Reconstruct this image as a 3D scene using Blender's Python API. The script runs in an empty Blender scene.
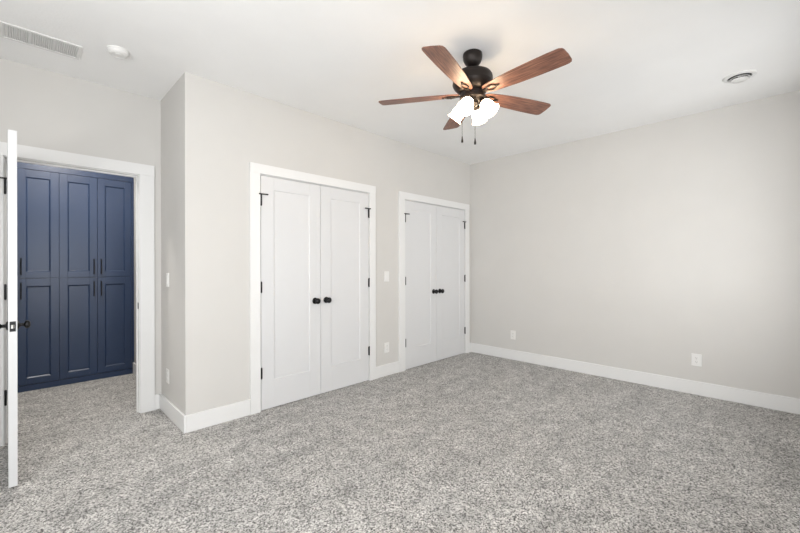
import bpy, bmesh, math, random
from mathutils import Vector, Matrix
random.seed(7)
S = bpy.context.scene
COL = S.collection
R = math.radians

# ------------------------------------------------------------ camera, world, lights, exposure
cam_d = bpy.data.cameras.new('camera'); cam = bpy.data.objects.new('camera', cam_d); COL.objects.link(cam)
cam.location = (0, 0, 1.267)
from mathutils import Euler
cam.rotation_euler = (Euler((R(90), 0, R(-45.072))).to_matrix() @ Matrix.Rotation(R(-0.126), 3, 'Z')).to_euler()
cam_d.sensor_width = 36; cam_d.lens = 376.8 / 800 * 36; cam_d.shift_y = -1.2 / 800; cam_d.clip_start = 0.02
S.camera = cam
S.view_settings.view_transform = 'Standard'; S.view_settings.look = 'None'
S.view_settings.gamma = 1.0; S.view_settings.use_curve_mapping = False
S.view_settings.exposure = 0.05

W = bpy.data.worlds.new('sky'); S.world = W; W.use_nodes = True
W.node_tree.nodes['Background'].inputs[0].default_value = (0.75, 0.87, 1.0, 1)
W.node_tree.nodes['Background'].inputs[1].default_value = 1.0

def area(name, loc, target, sx, sy, power, color=(1, 1, 1), spread=180):
    d = bpy.data.lights.new(name, 'AREA'); d.shape = 'RECTANGLE'; d.size = sx; d.size_y = sy
    d.energy = power; d.color = color; d.spread = R(spread)
    o = bpy.data.objects.new(name, d); COL.objects.link(o); o.location = loc
    o.rotation_euler = (Vector(target) - Vector(loc)).to_track_quat('-Z', 'Y').to_euler()
    return o
# area lights added as daylight through guessed, unseen rear and left windows
area('window_daylight', (3.10, -1.35, 1.42), (4.64, 0.35, 1.15), 1.0, 1.1, 66, (1.0, 0.995, 0.985), 160)
area('window_daylight', (-0.05, -0.86, 1.33), (0.2, 3.0, 1.5), 1.8, 1.4, 72, (1.0, 0.995, 0.985))
area('window_daylight', (-1.52, 0.9, 1.40), (2.5, 1.25, 1.75), 1.5, 1.25, 85, (1.0, 0.995, 0.985))

CH = 2.74      # ceiling height
YC = 3.173     # closet wall
YD = 3.880     # entry door wall
XJ = 0.874     # corner of the jog
XR = 4.643     # right wall
XL = -1.30     # left wall
YB = -0.62     # rear wall
YH = 5.36      # cabinet fronts in the hall
XH = 0.932     # hall side wall
T = 0.12

# ------------------------------------------------------------ materials
def newmat(name):
    m = bpy.data.materials.new(name); m.use_nodes = True
    nt = m.node_tree; b = nt.nodes['Principled BSDF']
    return m, nt, b
def noise_bump(nt, b, scale, strength, dist=0.002, detail=3):
    tc = nt.nodes.new('ShaderNodeTexCoord'); n = nt.nodes.new('ShaderNodeTexNoise')
    n.inputs['Scale'].default_value = scale; n.inputs['Detail'].default_value = detail
    bp = nt.nodes.new('ShaderNodeBump'); bp.inputs['Strength'].default_value = strength; bp.inputs['Distance'].default_value = dist
    nt.links.new(tc.outputs['Object'], n.inputs['Vector']); nt.links.new(n.outputs['Fac'], bp.inputs['Height'])
    nt.links.new(bp.outputs['Normal'], b.inputs['Normal'])
    return tc, n
def simple(name, color, rough=0.5, metal=0.0, bump=None, var=0.0, spec=0.5):
    m, nt, b = newmat(name)
    b.inputs['Roughness'].default_value = rough; b.inputs['Metallic'].default_value = metal
    b.inputs['Specular IOR Level'].default_value = spec
    b.inputs['Base Color'].default_value = (*color, 1)
    sc, st, ds = bump or (60, 0.05, 0.001)
    tc, n = noise_bump(nt, b, sc, st, ds)
    if var:
        n2 = nt.nodes.new('ShaderNodeTexNoise'); n2.inputs['Scale'].default_value = 3.0; n2.inputs['Detail'].default_value = 4
        nt.links.new(tc.outputs['Object'], n2.inputs['Vector'])
        r = nt.nodes.new('ShaderNodeValToRGB')
        r.color_ramp.elements[0].position = 0.3; r.color_ramp.elements[1].position = 0.7
        r.color_ramp.elements[0].color = (*[c * (1 - var) for c in color], 1); r.color_ramp.elements[1].color = (*[min(1, c * (1 + var)) for c in color], 1)
        nt.links.new(n2.outputs['Fac'], r.inputs['Fac']); nt.links.new(r.outputs['Color'], b.inputs['Base Color'])
    return m

M = {}
M['wall'] = simple('greige_wall_paint', (0.588, 0.576, 0.555), 0.75, bump=(160, 0.25, 0.0012), var=0.012, spec=0.25)
M['ceiling'] = simple('white_ceiling_paint', (0.86, 0.86, 0.855), 0.85, bump=(70, 0.35, 0.002), var=0.012, spec=0.2)
M['trim'] = simple('white_trim_paint', (0.735, 0.735, 0.73), 0.38, bump=(40, 0.01, 0.0003), var=0.006)
M['door'] = simple('white_door_paint', (0.645, 0.648, 0.655), 0.42, bump=(40, 0.01, 0.0003), var=0.006)
M['black'] = simple('black_metal', (0.012, 0.012, 0.013), 0.35, 0.6)
M['steel'] = simple('brushed_steel', (0.55, 0.54, 0.52), 0.35, 0.9)
M['plate'] = simple('white_plastic_plate', (0.74, 0.735, 0.72), 0.35)
M['slot'] = simple('dark_slot', (0.03, 0.03, 0.03), 0.6)
M['blue'] = simple('navy_cabinet_paint', (0.019, 0.037, 0.086), 0.33, var=0.05)
M['bronze'] = simple('oil_rubbed_bronze', (0.022, 0.017, 0.015), 0.42, 0.6, var=0.1)
M['dkvent'] = simple('grey_duct', (0.70, 0.70, 0.695), 0.8)
M['grille'] = simple('white_metal_grille', (0.72, 0.72, 0.71), 0.45)

def wood_mat():
    m, nt, b = newmat('walnut_blade_wood')
    L = nt.links
    tc = nt.nodes.new('ShaderNodeTexCoord'); mp = nt.nodes.new('ShaderNodeMapping'); mp.inputs['Scale'].default_value = (2.5, 40, 40)
    n = nt.nodes.new('ShaderNodeTexNoise'); n.inputs['Scale'].default_value = 3.2; n.inputs['Detail'].default_value = 8; n.inputs['Distortion'].default_value = 0.5
    r = nt.nodes.new('ShaderNodeValToRGB')
    e = r.color_ramp.elements
    e[0].position = 0.32; e[0].color = (0.095, 0.042, 0.030, 1)
    e[1].position = 0.70; e[1].color = (0.34, 0.17, 0.115, 1)
    mid = e.new(0.5); mid.color = (0.195, 0.088, 0.060, 1)
    L.new(tc.outputs['Object'], mp.inputs['Vector']); L.new(mp.outputs['Vector'], n.inputs['Vector'])
    L.new(n.outputs['Fac'], r.inputs['Fac']); L.new(r.outputs['Color'], b.inputs['Base Color'])
    b.inputs['Roughness'].default_value = 0.42
    return m
M['wood'] = wood_mat()

def carpet_mat():
    m, nt, b = newmat('grey_flecked_carpet')
    L = nt.links; N = nt.nodes.new
    tc = N('ShaderNodeTexCoord')
    def noise(scale, detail, rough=0.6, mapping=None):
        n = N('ShaderNodeTexNoise'); n.inputs['Scale'].default_value = scale; n.inputs['Detail'].default_value = detail; n.inputs['Roughness'].default_value = rough
        src = tc.outputs['Object']
        if mapping:
            mp = N('ShaderNodeMapping'); mp.inputs['Scale'].default_value = mapping[0]; mp.inputs['Rotation'].default_value = (0, 0, R(mapping[1]))
            L.new(src, mp.inputs['Vector']); src = mp.outputs['Vector']
        L.new(src, n.inputs['Vector']); return n
    vor = N('ShaderNodeTexVoronoi'); vor.inputs['Scale'].default_value = 155; vor.inputs['Randomness'].default_value = 1.0
    L.new(tc.outputs['Object'], vor.inputs['Vector'])
    sep = N('ShaderNodeSeparateColor'); L.new(vor.outputs['Color'], sep.inputs[0])
    fine = noise(85, 4, 0.8)
    fr_ = N('ShaderNodeMapRange'); fr_.inputs['From Min'].default_value = 0.3; fr_.inputs['From Max'].default_value = 0.7
    L.new(fine.outputs['Fac'], fr_.inputs['Value'])
    mx = N('ShaderNodeMix'); mx.data_type = 'FLOAT'; mx.inputs[0].default_value = 0.34
    L.new(sep.outputs[0], mx.inputs[2]); L.new(fr_.outputs['Result'], mx.inputs[3])
    r = N('ShaderNodeValToRGB'); e = r.color_ramp.elements
    e[0].position = 0.14; e[0].color = (0.050, 0.047, 0.044, 1)
    e[1].position = 0.84; e[1].color = (0.80, 0.78, 0.75, 1)
    k = e.new(0.34); k.color = (0.27, 0.261, 0.25, 1)
    k = e.new(0.55); k.color = (0.50, 0.487, 0.468, 1)
    L.new(mx.outputs[0], r.inputs['Fac'])
    # pile brushed in different directions: broad patches and streaks in the pile itself
    big = noise(8, 5, 0.65, ((1, 1, 1), 0)); st = noise(1.7, 3, 0.55, ((0.6, 3.2, 1), -18))
    ad = N('ShaderNodeMix'); ad.data_type = 'FLOAT'; ad.inputs[0].default_value = 0.35
    L.new(big.outputs['Fac'], ad.inputs[2]); L.new(st.outputs['Fac'], ad.inputs[3])
    mr = N('ShaderNodeMapRange'); mr.inputs['From Min'].default_value = 0.36; mr.inputs['From Max'].default_value = 0.64
    mr.inputs['To Min'].default_value = 0.74; mr.inputs['To Max'].default_value = 1.16
    L.new(ad.outputs[0], mr.inputs['Value'])
    mul = N('ShaderNodeVectorMath'); mul.operation = 'SCALE'
    L.new(r.outputs['Color'], mul.inputs[0]); L.new(mr.outputs['Result'], mul.inputs['Scale'])
    L.new(mul.outputs['Vector'], b.inputs['Base Color'])
    b.inputs['Roughness'].default_value = 0.95; b.inputs['Specular IOR Level'].default_value = 0.1
    b.inputs['Sheen Weight'].default_value = 0.15
    bp = N('ShaderNodeBump'); bp.inputs['Strength'].default_value = 0.8; bp.inputs['Distance'].default_value = 0.008
    L.new(mx.outputs[0], bp.inputs['Height']); L.new(bp.outputs['Normal'], b.inputs['Normal'])
    return m
M['carpet'] = carpet_mat()

def shade_mat():
    m, nt, b = newmat('lit_frosted_glass')
    b.inputs['Base Color'].default_value = (0.95, 0.92, 0.86, 1); b.inputs['Roughness'].default_value = 0.4
    b.inputs['Emission Color'].default_value = (1.0, 0.76, 0.50, 1); b.inputs['Emission Strength'].default_value = 22.0
    noise_bump(nt, b, 30, 0.05)
    return m
M['shade'] = shade_mat()
def bulb_mat():
    m, nt, b = newmat('lit_bulb')
    b.inputs['Base Color'].default_value = (1, 1, 1, 1)
    b.inputs['Emission Color'].default_value = (1.0, 0.82, 0.6, 1); b.inputs['Emission Strength'].default_value = 25.0
    return m
M['bulb'] = bulb_mat()
def diffuser_mat():
    m, nt, b = newmat('lit_hall_diffuser')
    b.inputs['Emission Color'].default_value = (1.0, 0.95, 0.88, 1); b.inputs['Emission Strength'].default_value = 150.0  # glow of the unseen light added to brighten the hall
    return m
M['diffuser'] = diffuser_mat()
def glass_mat():
    m = bpy.data.materials.new('window_glass'); m.use_nodes = True; nt = m.node_tree; nt.nodes.clear()
    o = nt.nodes.new('ShaderNodeOutputMaterial'); t = nt.nodes.new('ShaderNodeBsdfTransparent'); g = nt.nodes.new('ShaderNodeBsdfGlossy')
    g.inputs['Roughness'].default_value = 0.02; f = nt.nodes.new('ShaderNodeValue'); f.outputs[0].default_value = 0.04; x = nt.nodes.new('ShaderNodeMixShader')
    nt.links.new(f.outputs[0], x.inputs[0]); nt.links.new(t.outputs[0], x.inputs[1]); nt.links.new(g.outputs[0], x.inputs[2]); nt.links.new(x.outputs[0], o.inputs[0])
    return m
M['glass'] = glass_mat()

# ------------------------------------------------------------ mesh helpers
def bx(bm, x0, x1, y0, y1, z0, z1):
    vs = [bm.verts.new((x, y, z)) for x in (x0, x1) for y in (y0, y1) for z in (z0, z1)]
    for f in ((0, 1, 3, 2), (4, 6, 7, 5), (0, 4, 5, 1), (2, 3, 7, 6), (0, 2, 6, 4), (1, 5, 7, 3)):
        bm.faces.new([vs[i] for i in f])
    return vs
def prism(bm, pts, z0, z1):
    a = [bm.verts.new((x, y, z0)) for x, y in pts]; b = [bm.verts.new((x, y, z1)) for x, y in pts]
    n = len(pts); bm.faces.new(a[::-1]); bm.faces.new(b)
    for i in range(n): bm.faces.new((a[i], a[(i + 1) % n], b[(i + 1) % n], b[i]))
def lathe(bm, prof, mat=Matrix(), n=32, caps=True):
    """prof: (radius, z) pairs, turned about local z, then moved by mat"""
    rings = []
    for r, z in prof:
        if r < 1e-5: rings.append([bm.verts.new(mat @ Vector((0, 0, z)))])
        else: rings.append([bm.verts.new(mat @ Vector((r * math.cos(2 * math.pi * k / n), r * math.sin(2 * math.pi * k / n), z))) for k in range(n)])
    for a, b in zip(rings, rings[1:]):
        for k in range(n):
            k2 = (k + 1) % n
            if len(a) == 1 and len(b) == 1: continue
            if len(a) == 1: bm.faces.new((a[0], b[k], b[k2]))
            elif len(b) == 1: bm.faces.new((a[k], b[0], a[k2]))
            else: bm.faces.new((a[k], b[k], b[k2], a[k2]))
    if caps:
        for rg in (rings[0], rings[-1]):
            if len(rg) > 2: bm.faces.new(rg)
def tube(bm, pts, r, n=8):
    pts = [Vector(p) for p in pts]; rings = []
    for i, p in enumerate(pts):
        d = (pts[min(i + 1, len(pts) - 1)] - pts[max(i - 1, 0)]).normalized()
        q = d.to_track_quat('Z', 'Y'); rr = r[i] if isinstance(r, (list, tuple)) else r
        rings.append([bm.verts.new(p + q @ Vector((rr * math.cos(2 * math.pi * k / n), rr * math.sin(2 * math.pi * k / n), 0))) for k in range(n)])
    for a, b in zip(rings, rings[1:]):
        for k in range(n): bm.faces.new((a[k], a[(k + 1) % n], b[(k + 1) % n], b[k]))
    bm.faces.new(rings[0][::-1]); bm.faces.new(rings[-1])
def obj(name, bm, mat, parent=None, smooth=False, bevel=0.0, loc=None, seg=2):
    bmesh.ops.recalc_face_normals(bm, faces=bm.faces)
    me = bpy.data.meshes.new(name); bm.to_mesh(me); bm.free()
    for p in me.polygons: p.use_smooth = smooth
    me.materials.append(mat)
    if smooth: me.set_sharp_from_angle(angle=R(38))
    o = bpy.data.objects.new(name, me); COL.objects.link(o)
    if loc: o.location = loc
    if parent: o.parent = parent
    if bevel:
        b = o.modifiers.new('bevel', 'BEVEL'); b.width = bevel; b.segments = seg; b.limit_method = 'ANGLE'; b.angle_limit = R(40)
    return o
def tag(o, label=None, cat=None, group=None, kind=None):
    if label: o['label'] = label
    if cat: o['category'] = cat
    if group: o['group'] = group
    if kind: o['kind'] = kind
    return o
def struct(name, bm, mat, label, cat, bevel=0.0):
    return tag(obj(name, bm, mat, bevel=bevel), label, cat, kind='structure')
def empty(name, loc, label, cat, group=None, kind=None, rot=(0, 0, 0)):
    o = bpy.data.objects.new(name, None); COL.objects.link(o); o.empty_display_size = 0.1
    o.location = loc; o.rotation_euler = rot
    return tag(o, label, cat, group, kind)
def boxes(*bs):
    bm = bmesh.new()
    for b in bs: bx(bm, *b)
    return bm
def copy_tree(o, parent=None):
    c = o.copy(); COL.objects.link(c); c.parent = parent
    for ch in list(o.children): copy_tree(ch, c)
    return c

# ------------------------------------------------------------ room shell
XE = -2.6   # far end of the hall
bm = boxes((XE - T, XR + T, YB - T, YH + 0.75, -0.12, 0.0))
struct('floor', bm, M['carpet'], 'grey and white flecked carpet covering the bedroom and hall floor', 'floor')
struct('ceiling', boxes((XE - T, XR + T, YB - T, YH + 0.75, CH, CH + 0.12)), M['ceiling'], 'flat white painted ceiling above the bedroom', 'ceiling')
struct('wall_right', boxes((XR, XR + T, YB - T, YH + 0.75, 0, CH)), M['wall'], 'long plain greige wall on the right with two outlets', 'wall')

C1 = (1.461, 2.687); C2 = (3.258, 4.487); DT = 2.058    # closet openings and door height line
g = 0.012
def wall_y(name, y0, y1, x0, x1, holes, label, side='y'):
    """wall parallel to X with rectangular holes (a, b, z0, z1)"""
    bm = bmesh.new(); x = x0
    for a, b, z0, z1 in holes:
        if side == 'y':
            bx(bm, x, a, y0, y1, 0, CH); bx(bm, a, b, y0, y1, z1, CH)
            if z0 > 0: bx(bm, a, b, y0, y1, 0, z0)
        else:
            bx(bm, y0, y1, x, a, 0, CH); bx(bm, y0, y1, a, b, z1, CH)
            if z0 > 0: bx(bm, y0, y1, a, b, 0, z0)
        x = b
    if side == 'y': bx(bm, x, x1, y0, y1, 0, CH)
    else: bx(bm, y0, y1, x, x1, 0, CH)
    return struct(name, bm, M['wall'], label, 'wall')
wall_y('wall_closet', YC, YC + T, XJ, XR, [(C1[0] - g, C1[1] + g, 0, DT + g), (C2[0] - g, C2[1] + g, 0, DT + g)],
       'greige wall holding the two white closet double doors')
struct('wall_jog', boxes((XJ, XJ + T, YC + T, YD + T, 0, CH)), M['wall'], 'short greige side wall between the entry door and closet wall', 'wall')
D0, D1, DH = -0.088, 0.708, 2.045     # entry door opening
wall_y('wall_entry', YD, YD + T, XE, XJ, [(D0 - g, D1 + g, 0, DH + g)], 'greige wall around the open bedroom entry doorway')
struct('wall_closet_back', boxes((XJ + T, XR, YD, YD + T, 0, CH)), M['wall'], 'wall at the back of the closets behind the closed white doors', 'wall')
struct('wall_hall', boxes((XH, XH + T, YD + T, YH + 0.75, 0, CH)), M['wall'], 'hall side wall just right of the blue cabinets', 'wall')
struct('wall_hall_back', boxes((XE - T, XH, YH + 0.63, YH + 0.75, 0, CH)), M['wall'], 'hall wall behind the blue cabinets', 'wall')
struct('wall_hall_end', boxes((XE - T, XE, YD, YH + 0.63, 0, CH)), M['wall'], 'far end wall of the hall, left of the doorway', 'wall')
wall_y('wall_left', XL - T, XL, YB, YD, [(0.1, 1.7, 0.75, 2.1)], 'greige left wall of the bedroom with one window', side='x')
WR = [(-1.0, 0.9, 0.6, 2.1), (2.40, 3.80, 0.90, 2.12)]
wall_y('wall_rear', YB - T, YB, XL - T, XR, WR, 'greige rear wall of the bedroom with two windows')

# unseen windows, guessed and placed for the light they let in
def window(n, horizontal, a, b, z0, z1, w0, w1, label):
    e = empty('window_%d' % n, ((a + b) / 2, (w0 + w1) / 2, z0) if horizontal else ((w0 + w1) / 2, (a + b) / 2, z0), label, 'window', kind='structure')
    L = (b - a) / 2; h = z1 - z0; t = (w1 - w0) / 2
    def B(x0, x1, y0, y1, q0, q1): return (x0, x1, y0, y1, q0, q1) if horizontal else (y0, y1, x0, x1, q0, q1)
    f = 0.045
    obj('window_frame', boxes(B(-L, -L + f, -.03, .03, 0, h), B(L - f, L, -.03, .03, 0, h), B(-L + f, L - f, -.03, .03, 0, f), B(-L + f, L - f, -.03, .03, h - f, h),
                              B(-L + f, L - f, -.025, .025, h / 2 - .02, h / 2 + .02)), M['trim'], e, bevel=0.003)
    obj('window_pane', boxes(B(-L + f, L - f, -.003, .003, f, h / 2 - .02)), M['glass'], e)
    obj('window_pane', boxes(B(-L + f, L - f, -.003, .003, h / 2 + .02, h - f)), M['glass'], e)
    s = 1 if (horizontal or True) else -1
    c = 0.085
    obj('window_casing', boxes(B(-L - c, -L, t, t + .016, -c, h + c), B(L, L + c, t, t + .016, -c, h + c), B(-L, L, t, t + .016, h, h + c), B(-L, L, t, t + .016, -c, -.02)), M['trim'], e, bevel=0.002)
    obj('window_sill', boxes(B(-L - c, L + c, .035, t + .05, -.02, 0)), M['trim'], e, bevel=0.003)
window(1, True, *WR[0], YB - T, YB, 'white framed window in the rear wall, nearer the left wall')
window(2, True, *WR[1], YB - T, YB, 'white framed window in the rear wall, nearer the right wall')
window(3, False, 0.1, 1.7, 0.75, 2.1, XL - T, XL, 'white framed window in the left wall')

# baseboards
BH, BT = 0.132, 0.016
def base(name, *bs, label): return struct(name, boxes(*bs), M['trim'], label, 'baseboard', bevel=0.004)
base('baseboard_right', (XR - BT, XR, YB, YC, 0, BH), label='long white baseboard along the foot of the right wall')
cw = 0.094
base('baseboard_jog', (XJ - BT, XJ, YC - BT, YD, 0, BH), label='short white baseboard on the jog beside the entry doorway')
base('baseboard_closet', (XJ, C1[0] - cw, YC - BT, YC, 0, BH), label='white baseboard left of the nearer closet')
base('baseboard_middle', (C1[1] + cw, C2[0] - .106, YC - BT, YC, 0, BH), label='short white baseboard between the two closets')
base('baseboard_corner', (C2[1] + .104, XR - BT, YC - BT, YC, 0, BH), label='tiny white baseboard piece between far closet and room corner')
base('baseboard_entry', (D1 + 0.112, XJ - BT, YD - BT, YD, 0, BH), label='small white baseboard piece right of the entry door casing')
base('baseboard_entry_left', (XL, D0 - cw, YD - BT, YD, 0, BH), label='white baseboard left of the entry door')
base('baseboard_left', (XL, XL + BT, YB, YD - BT, 0, BH), label='white baseboard along the left wall')
base('baseboard_rear', (XL + BT, XR - BT, YB, YB + BT, 0, BH), label='white baseboard along the rear wall under the windows')
base('baseboard_hall', (XH - BT, XH, YD + T, YH - 0.0, 0, BH), label='white hall baseboard right of the blue cabinets')

# casings with jambs
def casing(name, x0, x1, zt, yw, wall_t, cwl, cwr, ch, label, both=False):
    bm = bmesh.new(); ct = 0.018; r = 0.006   # reveal
    bx(bm, x0 - cwl, x0 - r, yw - ct, yw, 0, zt + r); bx(bm, x1 + r, x1 + cwr, yw - ct, yw, 0, zt + r)
    bx(bm, x0 - cwl, x1 + cwr, yw - ct - .003, yw, zt + r, zt + ch)
    j = g
    bx(bm, x0 - j, x0, yw, yw + wall_t, 0, zt + j); bx(bm, x1, x1 + j, yw, yw + wall_t, 0, zt + j)
    bx(bm, x0, x1, yw, yw + wall_t, zt, zt + j)
    s0, s1 = yw + 0.042, yw + 0.060     # door stop
    bx(bm, x0 - .002, x0 + .010, s0, s1, 0, zt - .012); bx(bm, x1 - .010, x1 + .002, s0, s1, 0, zt - .012); bx(bm, x0 - .001, x1 + .001, s0, s1, zt - .012, zt + .002)
    if both:
        yy = yw + wall_t
        bx(bm, x0 - cwl, x0 - r, yy, yy + ct, 0, zt + r); bx(bm, x1 + r, x1 + cwr, yy, yy + ct, 0, zt + r); bx(bm, x0 - cwl, x1 + cwr, yy, yy + ct, zt + r, zt + ch)
    return struct(name, bm, M['trim'], label, 'door casing')
casing('trim_1', D0, D1, DH, YD, T, 0.095, 0.112, 0.098, 'white casing and jambs around the entry doorway to the hall', both=True)
casing('trim_2', C1[0], C1[1], DT, YC, T, cw, cw, 0.088, 'white casing around the nearer closet double doors')
casing('trim_3', C2[0], C2[1], DT, YC, T, .106, .104, 0.088, 'white casing around the far closet double doors in the corner')
sp = tag(obj('strike_plate', boxes((D1 - .0025, D1 - .0005, YD + .006, YD + .036, 0.895, 0.950)), M['black'], bevel=0.001), 'small black strike plate on the right jamb of the entry doorway', 'strike plate')

# ------------------------------------------------------------ doors
def panel_slab(bm, w, z0, z1, t, stile, top, bot, rec=0.009, back=True):
    """door leaf from local x=0..w, y=0 (front)..t (back), recessed panel on both faces with a small bevelled step"""
    bx(bm, 0, stile, 0, t, z0, z1); bx(bm, w - stile, w, 0, t, z0, z1)
    bx(bm, stile, w - stile, 0, t, z1 - top, z1); bx(bm, stile, w - stile, 0, t, z0, z0 + bot)
    a0, a1, b0, b1 = stile, w - stile, z0 + bot, z1 - top
    k = rec
    for (y, yy) in ((0, rec), (t, t - rec if back else t)):
        o = [bm.verts.new(p) for p in ((a0, y, b0), (a1, y, b0), (a1, y, b1), (a0, y, b1))]
        i = [bm.verts.new(p) for p in ((a0 + k, yy, b0 + k), (a1 - k, yy, b0 + k), (a1 - k, yy, b1 - k), (a0 + k, yy, b1 - k))]
        for q in range(4): bm.faces.new((o[q], o[(q + 1) % 4], i[(q + 1) % 4], i[q]))
        bm.faces.new(i)
def knob_set(parent, x, y, z, sgn, mat=M['black'], scale=1.0):
    """knob standing off a face whose outward normal is sgn*Y"""
    rot = Matrix.Translation((x, y, z)) @ Matrix.Rotation(R(90) * (1 if sgn < 0 else -1), 4, 'X') @ Matrix.Scale(scale, 4)
    bm = bmesh.new()
    lathe(bm, [(0, -.002), (.030, -.002), (.031, .002), (.030, .006), (.024, .010), (.012, .012), (.0105, .030), (.013, .034), (.022, .038),
               (.0275, .044), (.0285, .051), (.026, .058), (.019, .064), (.010, .067), (0, .068)], rot, 28)
    return obj('door_knob', bm, mat, parent, smooth=True)
def hinge(parent, x, y, z, stop=False, h=0.09, arm=1):
    bm = bmesh.new()
    lathe(bm, [(0, -h / 2 - .006), (.004, -h / 2 - .004), (.0062, -h / 2), (.0062, h / 2), (.0075, h / 2 + .001), (.005, h / 2 + .006), (0, h / 2 + .007)], Matrix.Translation((x, y, z)), 14)
    bx(bm, x - .010, x + .010, y + .002, y + .0068, z - h / 2, z + h / 2)
    o = obj('hinge', bm, M['black'], parent, smooth=True)
    if stop:
        bm = bmesh.new(); zz = z + h / 2 + .008
        tube(bm, [(x - arm * .016, y - .010, zz), (x, y - .004, zz), (x + arm * .055, y - .014, zz)], .0058, 10)
        lathe(bm, [(.011, -.004), (.011, .004)], Matrix.Translation((x, y, zz)), 16)
        tube(bm, [(x + arm * .055, y - .014, zz), (x + arm * .055, y - .004, zz)], .006, 10)
        tube(bm, [(x - arm * .016, y - .010, zz), (x - arm * .016, y - .003, zz)], .006, 10)
        obj('hinge_pin_stop', bm, M['black'], o, smooth=True)
    return o
HZ = (1.835, 1.078, 0.330)
def closet_leaf(n, x0, w, left, label):
    e = empty('door_%d' % n, (x0, YC - 0.008, 0), label, 'closet door', kind='structure', group=None)
    bm = bmesh.new(); panel_slab(bm, w, 0.007, DT - 0.006, 0.035, 0.120, 0.115, 0.250, rec=0.005)
    obj('door_panel', bm, M['door'], e, bevel=0.0012)
    hx = -0.0015 if left else w + 0.0015
    for i, z in enumerate(HZ): hinge(e, hx, -0.0085, z, stop=(i == 0), arm=1 if left else -1)
    knob_set(e, w - 0.062 if left else 0.062, 0, 0.925, -1)
    return e
mid1 = 2.069; mid2 = 3.855
closet_leaf(2, C1[0] + .003, mid1 - C1[0] - .005, True, 'left white leaf of the nearer closet double doors')
closet_leaf(3, mid1 + .002, C1[1] - mid1 - .005, False, 'right white leaf of the nearer closet double doors')
closet_leaf(4, C2[0] + .003, mid2 - C2[0] - .005, True, 'left white leaf of the far closet double doors')
closet_leaf(5, mid2 + .002, C2[1] - mid2 - .005, False, 'right white leaf of the far closet double doors, nearest the room corner')

# entry door, open 90 degrees into the room; local x runs from the hinge to the latch edge
ed = empty('door_1', (D0 + 0.013, YD - 0.014, 0), 'white entry door standing open at left, seen edge-on', 'entry door', kind='structure', rot=(0, 0, R(-88.7)))
wd = 0.790; td = 0.037
bm = bmesh.new(); panel_slab(bm, wd, 0.010, 2.042, td, 0.115, 0.115, 0.235)
obj('door_panel', bm, M['door'], ed, bevel=0.0012)
# after the turn local -y faces -X (bedroom side when closed ... left), local +y faces +X
for i, z in enumerate((1.830, 1.083, 0.336)):
    h_ = hinge(ed, 0.014, -0.010, z, h=0.1)
    if i == 0:
        bm = bmesh.new(); zz = z + .058
        tube(bm, [(.014, -.010, zz), (.020, -.035, zz), (.018, -.080, zz)], .0055, 10)
        lathe(bm, [(.011, -.004), (.011, .004)], Matrix.Translation((.014, -.010, zz)), 16)
        tube(bm, [(.020, -.078, zz), (-.004, -.078, zz)], .007, 10)
        obj('hinge_pin_stop', bm, M['black'], h_, smooth=True)
knob_set(ed, wd - 0.062, 0, 0.923, -1, scale=0.84); knob_set(ed, wd - 0.062, td, 0.923, 1, scale=0.84)
bm = boxes((wd - .0005, wd + .0016, .006, td - .006, 0.894, 0.952))
lp = obj('latch_plate', bm, M['black'], ed, bevel=0.0005)
bm = bmesh.new(); prism(bm, [(wd, .010), (wd + .010, .013), (wd + .010, .018), (wd, td - .010)], 0.913, 0.933)
obj('latch_bolt', bm, M['steel'], lp)

# ------------------------------------------------------------ wall plates
def plate_parts(e, kind, w=0.074, h=0.118):
    # local: x along wall, y = -out, z up, centred on origin
    obj('cover_plate', boxes((-w / 2, w / 2, -.006, 0, -h / 2, h / 2)), M['plate'], e, bevel=0.003)
    if kind == 'switch':
        for dx in ([0] if w < .1 else [-.023, .023]):
            bm = bmesh.new(); v = bx(bm, dx - .0165, dx + .0165, -.010, -.005, -.033, .033)
            for q in v:
                if q.co.y < -.009 and q.co.z > 0: q.co.y = -.0068
            obj('rocker', bm, M['plate'], e, bevel=0.001)
    else:
        for dz in (-.0195, .0195):
            bm = bmesh.new()
            pts = [(.0168 * math.cos(a) if abs(math.cos(a)) < .99 else .0168 * math.cos(a), max(-.0135, min(.0135, .0168 * math.sin(a)))) for a in [2 * math.pi * k / 24 for k in range(24)]]
            prism(bm, pts, 0, .0035); bm.transform(Matrix.Translation((0, -.005, dz)) @ Matrix.Rotation(R(90), 4, 'X'))
            s = obj('socket', bm, M['plate'], e)
            obj('slots', boxes((-.0075, -.0055, -.0088, -.0082, dz - .002, dz + .007), (.0055, .0075, -.0088, -.0082, dz - .001, dz + .006), (-.002, .002, -.0088, -.0082, dz - .009, dz - .005)), M['slot'], s)
        bm = bmesh.new(); lathe(bm, [(.003, 0), (.003, .002), (0, .0025)], Matrix.Translation((0, -.0055, 0)) @ Matrix.Rotation(R(90), 4, 'X'), 12)
        obj('screw', bm, M['steel'], e, smooth=True)
def plate(kind, loc, rz, label, w=0.074):
    e = empty('light_switch' if kind == 'switch' else 'wall_outlet', loc, label, 'light switch' if kind == 'switch' else 'outlet', rot=(0, 0, R(rz)))
    plate_parts(e, kind, w); return e
# rz=0 faces -Y, rz=-90 -> faces -X
plate('switch', (2.960, YC, 1.139), 0, 'white rocker switch on the wall strip between the two closets')
plate('outlet', (2.960, YC, 0.322), 0, 'white outlet low on the wall strip between the two closets')
plate('switch', (XJ, 3.655, 1.147), -90, 'white switch on the short side wall beside the entry doorway')
plate('outlet', (XJ, 3.658, 0.330), -90, 'white outlet low on the short side wall beside the entry doorway')
plate('outlet', (XR, 2.492, 0.331), -90, 'white outlet on the right wall, nearer the room corner')
plate('outlet', (XR, 0.549, 0.338), -90, 'white outlet on the right wall, nearer the camera and further from the corner', w=0.080)

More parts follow.
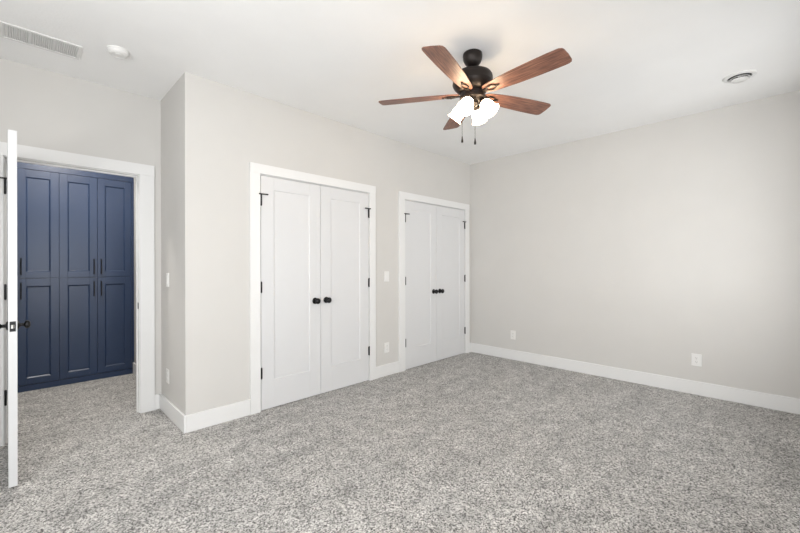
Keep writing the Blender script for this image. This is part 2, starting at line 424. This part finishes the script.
# ------------------------------------------------------------ blue hall cabinets
def cab_door(parent, x0, x1, z0, z1, hx, hz0, hz1):
    bm = bmesh.new(); w = x1 - x0; st = 0.066
    panel_slab(bm, w, z0, z1, 0.020, st, 0.078, 0.062, rec=0.010, back=False)
    # raised bead on the inner frame edge
    o = obj('cabinet_door', bm, M['blue'], parent, bevel=0.0015, loc=(x0, 0, 0))
    bm = bmesh.new()
    tube(bm, [(hx - x0, -.028, hz0), (hx - x0, -.028, hz1)], .0055, 10)
    for z in (hz0 + .015, hz1 - .015): tube(bm, [(hx - x0, -.028, z), (hx - x0, .001, z)], .0045, 10)
    obj('bar_handle', bm, M['black'], o, smooth=True)
def cabinet(xa, label):
    cwid = 0.3165; w = 2 * cwid
    e = empty('hall_cabinet', (xa, YH, 0), label, 'cabinet', group=None)
    obj('cabinet_body', boxes((0, w, .021, .62, .0, 2.46)), M['blue'], e)
    obj('cabinet_plinth', boxes((0, w, .004, .0205, 0, .062)), M['blue'], e, bevel=0.001)
    obj('cabinet_header', boxes((0, w, .001, .0205, 2.252, 2.46)), M['blue'], e, bevel=0.001)
    for i in (0, 1):
        x0, x1 = i * cwid + .0015, (i + 1) * cwid - .0015
        hx = x1 - .030 if i == 0 else x0 + .030
        cab_door(e, x0, x1, 1.146, 2.248, hx, 1.176, 1.346)
        cab_door(e, x0, x1, 0.069, 1.140, hx, 0.933, 1.103)
    return e
XC = 0.909; cwd = 0.3165
cabinet(XC - 2 * cwd, 'tall navy blue hall cabinet at the right, fully visible through the doorway')
cabinet(XC - 4 * cwd, 'tall navy blue hall cabinet at the left, partly behind the open door edge')
tag(obj('filler_strip', boxes((XC + .001, XH - .001, YH + .004, YH + .60, 0, 2.46)), M['blue']), 'narrow navy filler strip between the right blue cabinet and hall wall', 'filler strip')
# unseen hall light, added to brighten the carpet beyond the doorway
hl = empty('ceiling_light', (0.25, 4.50, CH), 'round flush ceiling light in the hall', 'ceiling light')
bm = bmesh.new(); lathe(bm, [(0, 0), (.17, 0), (.175, -.02), (.165, -.035), (.150, -.035)], n=40); obj('light_rim', bm, M['grille'], hl, smooth=True)
bm = bmesh.new(); lathe(bm, [(.150, -.033), (.14, -.05), (.10, -.065), (0, -.072)], n=40); obj('light_diffuser', bm, M['diffuser'], hl, smooth=True)

# ------------------------------------------------------------ ceiling vent, alarm, round diffuser
vx0, vx1, vy0, vy1 = -0.100, 0.290, 3.290, 3.510
ve = empty('ceiling_vent', ((vx0 + vx1) / 2, (vy0 + vy1) / 2, CH), 'white rectangular louvred ceiling vent above the entry door', 'vent')
hx_, hy_ = (vx1 - vx0) / 2, (vy1 - vy0) / 2; fr = 0.022
obj('vent_frame', boxes((-hx_, hx_, -hy_, -hy_ + fr, -.008, 0), (-hx_, hx_, hy_ - fr, hy_, -.008, 0), (-hx_, -hx_ + fr, -hy_ + fr, hy_ - fr, -.008, 0), (hx_ - fr, hx_, -hy_ + fr, hy_ - fr, -.008, 0)), M['grille'], ve, bevel=0.003)
obj('vent_duct', boxes((-hx_ + fr, hx_ - fr, -hy_ + fr, hy_ - fr, -.0015, 0)), M['dkvent'], ve)
iw = 2 * (hx_ - fr)
for s in range(3):
    a = -hx_ + fr + iw * s / 3; b = a + iw / 3
    bm = bmesh.new(); nl = 10
    for k in range(nl):
        x = a + .006 + (b - a - .012) * (k + .5) / nl
        vs = bx(bm, x - .0014, x + .0014, -hy_ + fr, hy_ - fr, -.007, -.001)
        for v in vs:
            if v.co.z < -.004: v.co.x += .0045
    obj('louvre_section', bm, M['grille'], ve)
    if s: obj('vent_mullion', boxes((a - .004, a + .004, -hy_ + fr, hy_ - fr, -.009, -.001)), M['grille'], ve)

sa = empty('smoke_alarm', (0.466, 3.180, CH), 'round white smoke alarm on the ceiling beside the rectangular vent', 'smoke alarm')
bm = bmesh.new(); lathe(bm, [(0, 0), (.072, 0), (.072, -.008), (.068, -.010)], n=40); obj('mounting_base', bm, M['plate'], sa, smooth=True)
bm = bmesh.new(); lathe(bm, [(.068, -.009), (.068, -.022), (.060, -.034), (.046, -.040), (.044, -.037), (.030, -.037), (.028, -.041), (0, -.042)], n=40); obj('alarm_cover', bm, M['plate'], sa, smooth=True)
bm = bmesh.new()
for k in range(20):
    m4 = Matrix.Rotation(2 * math.pi * k / 20, 4, 'Z')
    v = bx(bm, .0665, .0690, -.006, .006, -.020, -.014)
    for q in v: q.co = m4 @ q.co
obj('alarm_slots', bm, M['dkvent'], sa)

sa.scale = (.86, .86, .86)
rv = empty('round_ceiling_vent', (3.962, 0.198, CH), 'round white ceiling vent near the right wall', 'vent')
bm = bmesh.new(); lathe(bm, [(.070, -.001), (.072, -.012), (.080, -.014), (.098, -.008), (.103, 0)], n=44, caps=False); obj('vent_ring', bm, M['grille'], rv, smooth=True)
bm = bmesh.new(); lathe(bm, [(0, -.0005), (.071, -.0005), (.071, -.0025), (0, -.0025)], n=44); obj('vent_throat', bm, M['slot'], rv, smooth=True)
bm = bmesh.new(); lathe(bm, [(.050, -.012), (.064, -.020), (.066, -.023), (.062, -.024), (.048, -.015)], n=44, caps=False); obj('vent_cone', bm, M['grille'], rv, smooth=True)
bm = bmesh.new(); lathe(bm, [(0, -.002), (.010, -.002), (.010, -.024), (.052, -.027), (.054, -.031), (.050, -.034), (0, -.038)], n=44); obj('vent_disc', bm, M['grille'], rv, smooth=True)

# ------------------------------------------------------------ ceiling fan
FX, FY = 2.214, 1.491
ZB = 2.452     # blade plane
fan = empty('ceiling_fan', (FX, FY, CH), 'dark bronze ceiling fan with five brown wooden blades and lit shades', 'ceiling fan')
bm = bmesh.new(); lathe(bm, [(0, 0), (.058, 0), (.065, -.006), (.067, -.020), (.065, -.042), (.056, -.066), (.042, -.084), (.027, -.094), (.018, -.098), (0, -.099)], n=40)
obj('canopy', bm, M['bronze'], fan, smooth=True)
bm = bmesh.new(); lathe(bm, [(0, -.092), (.0130, -.092), (.0130, -.128), (.022, -.130), (.024, -.137), (.032, -.141), (0, -.148)], n=24)
obj('downrod', bm, M['bronze'], fan, smooth=True)
bm = bmesh.new(); lathe(bm, [(0, -.139), (.060, -.139), (.104, -.143), (.126, -.152), (.135, -.166), (.137, -.180), (.137, -.208), (.139, -.214), (.137, -.222), (.128, -.238),
                             (.112, -.254), (.096, -.266), (.080, -.270), (0, -.272)], n=56)
mot = obj('motor_housing', bm, M['bronze'], fan, smooth=True)
bm = bmesh.new(); lathe(bm, [(0, -.268), (.078, -.269), (.080, -.296), (.088, -.300), (.088, -.322), (.078, -.330), (.056, -.338), (.040, -.342), (.040, -.356), (.032, -.366), (.020, -.372), (.012, -.378), (.010, -.390), (0, -.394)], n=48)
hub = obj('switch_housing', bm, M['bronze'], fan, smooth=True)

def blade_outline():
    # local x outward
    top = [(.092, .022), (.098, .032), (.115, .040), (.16, .049), (.22, .057), (.32, .066), (.46, .072), (.58, .0735), (.640, .072), (.658, .064)]
    pts = [(x, -y) for x, y in top] + [(.665, -.050), (.668, 0), (.665, .050)] + [(x, y) for x, y in reversed(top)]
    return pts
def ring_bm(bm, cx, cy, rx, ry, t, w, z0, z1, n=28):
    o = [];
    for k in range(n):
        a = 2 * math.pi * k / n; c, s = math.cos(a), math.sin(a)
        o.append([bm.verts.new((cx + (rx - q) * c, cy + (ry - q) * s, z)) for q, z in ((0, z0), (w, z0), (w, z1), (0, z1))])
    for k in range(n):
        a, b = o[k], o[(k + 1) % n]
        for q in range(4): bm.faces.new((a[q], a[(q + 1) % 4], b[(q + 1) % 4], b[q]))
cam_az = -45.07; base_az = 194.6
proto_b = None
for k in range(5):
    az = base_az + 72 * k
    rot = Matrix.Translation((0, 0, ZB - CH)) @ Matrix.Rotation(R(az), 4, 'Z') @ Matrix.Rotation(R(-12), 4, 'X')
    if proto_b is None:
        bm = bmesh.new(); prism(bm, blade_outline(), 0.0, 0.006)
        b = obj('blade', bm, M['wood'], fan, bevel=0.0015)
        bm = bmesh.new()
        prism(bm, [(.080, -.018), (.10, -.013), (.115, -.015), (.115, .015), (.10, .013), (.080, .018)], -.009, -.0008)
        ring_bm(bm, .152, 0, .040, .027, 0, .009, -.009, -.0008)
        prism(bm, [(.188, -.010), (.215, -.005), (.215, .005), (.188, .010)], -.006, -.0008)
        for (sx, sy) in ((.152, .022), (.152, -.022), (.205, 0)):
            lathe(bm, [(0, -.012), (.004, -.011), (.0055, -.009), (.0055, -.001)], Matrix.Translation((sx, sy, 0)), 12)
        br = obj('blade_bracket', bm, M['bronze'], b, bevel=0.001)
        proto_b = b
    else: b = copy_tree(proto_b, fan)
    b.matrix_basis = rot

# light kit: four arms with bell shades
for k, phi in enumerate((-32, 58, 148, 238)):
    az = R(phi + cam_az); d = Vector((math.cos(az), math.sin(az), 0)); tilt = R(42)
    ax = (d * math.sin(tilt) + Vector((0, 0, -math.cos(tilt)))).normalized()
    p0 = d * .034 + Vector((0, 0, -.330)); p1 = d * .052 + Vector((0, 0, -.333)); p2 = p1 + ax * .022
    bm = bmesh.new(); tube(bm, [p0, p1, p2], .009, 12)
    q = ax.to_track_quat('Z', 'Y').to_matrix().to_4x4()
    mt = Matrix.Translation(p1 + ax * .012) @ q
    lathe(bm, [(0, 0), (.016, 0), (.024, .006), (.028, .020), (.028, .034), (.025, .036)], mt, 28)
    la = obj('lamp_arm', bm, M['bronze'], fan, smooth=True)
    bm = bmesh.new()
    ms = Matrix.Translation(p1 + ax * .034) @ q
    pr = [(.024, 0), (.030, .006), (.039, .020), (.044, .038), (.045, .052), (.042, .066), (.043, .078), (.049, .090), (.055, .098)]
    inner = [(r - .003, z) for r, z in reversed(pr)]
    lathe(bm, pr + inner, ms, 32, caps=False)
    sh = obj('lamp_shade', bm, M['shade'], la, smooth=True)
    bm = bmesh.new(); lathe(bm, [(.010, .0), (.012, .012), (.022, .030), (.026, .046), (.022, .062), (.012, .070), (0, .072)], ms, 20)
    obj('light_bulb', bm, M['bulb'], la, smooth=True)
# pull chains
def cam_off(r_, f_): return (r_ * .7026 + f_ * .7116, -r_ * .7116 + f_ * .7026)
for (rx, fy, zl) in ((-.075, -.01, -.585), (.004, -.062, -.615)):
    cx, cy = cam_off(rx, fy); bm = bmesh.new()
    z = -.330
    while z > zl:
        lathe(bm, [(0, .0022), (.0016, .0012), (.0022, 0), (.0016, -.0012), (0, -.0022)], Matrix.Translation((cx, cy, z)), 6); z -= .005
    tube(bm, [(cx, cy, -.33), (cx, cy, zl)], .0007, 5)
    ch = obj('pull_chain', bm, M['bronze'], hub, smooth=True)
    bm = bmesh.new(); lathe(bm, [(0, .004), (.003, .002), (.0045, -.008), (.0075, -.030), (.0065, -.038), (0, -.040)], Matrix.Translation((cx, cy, zl)), 14)
    obj('chain_fob', bm, M['bronze'], ch, smooth=True)
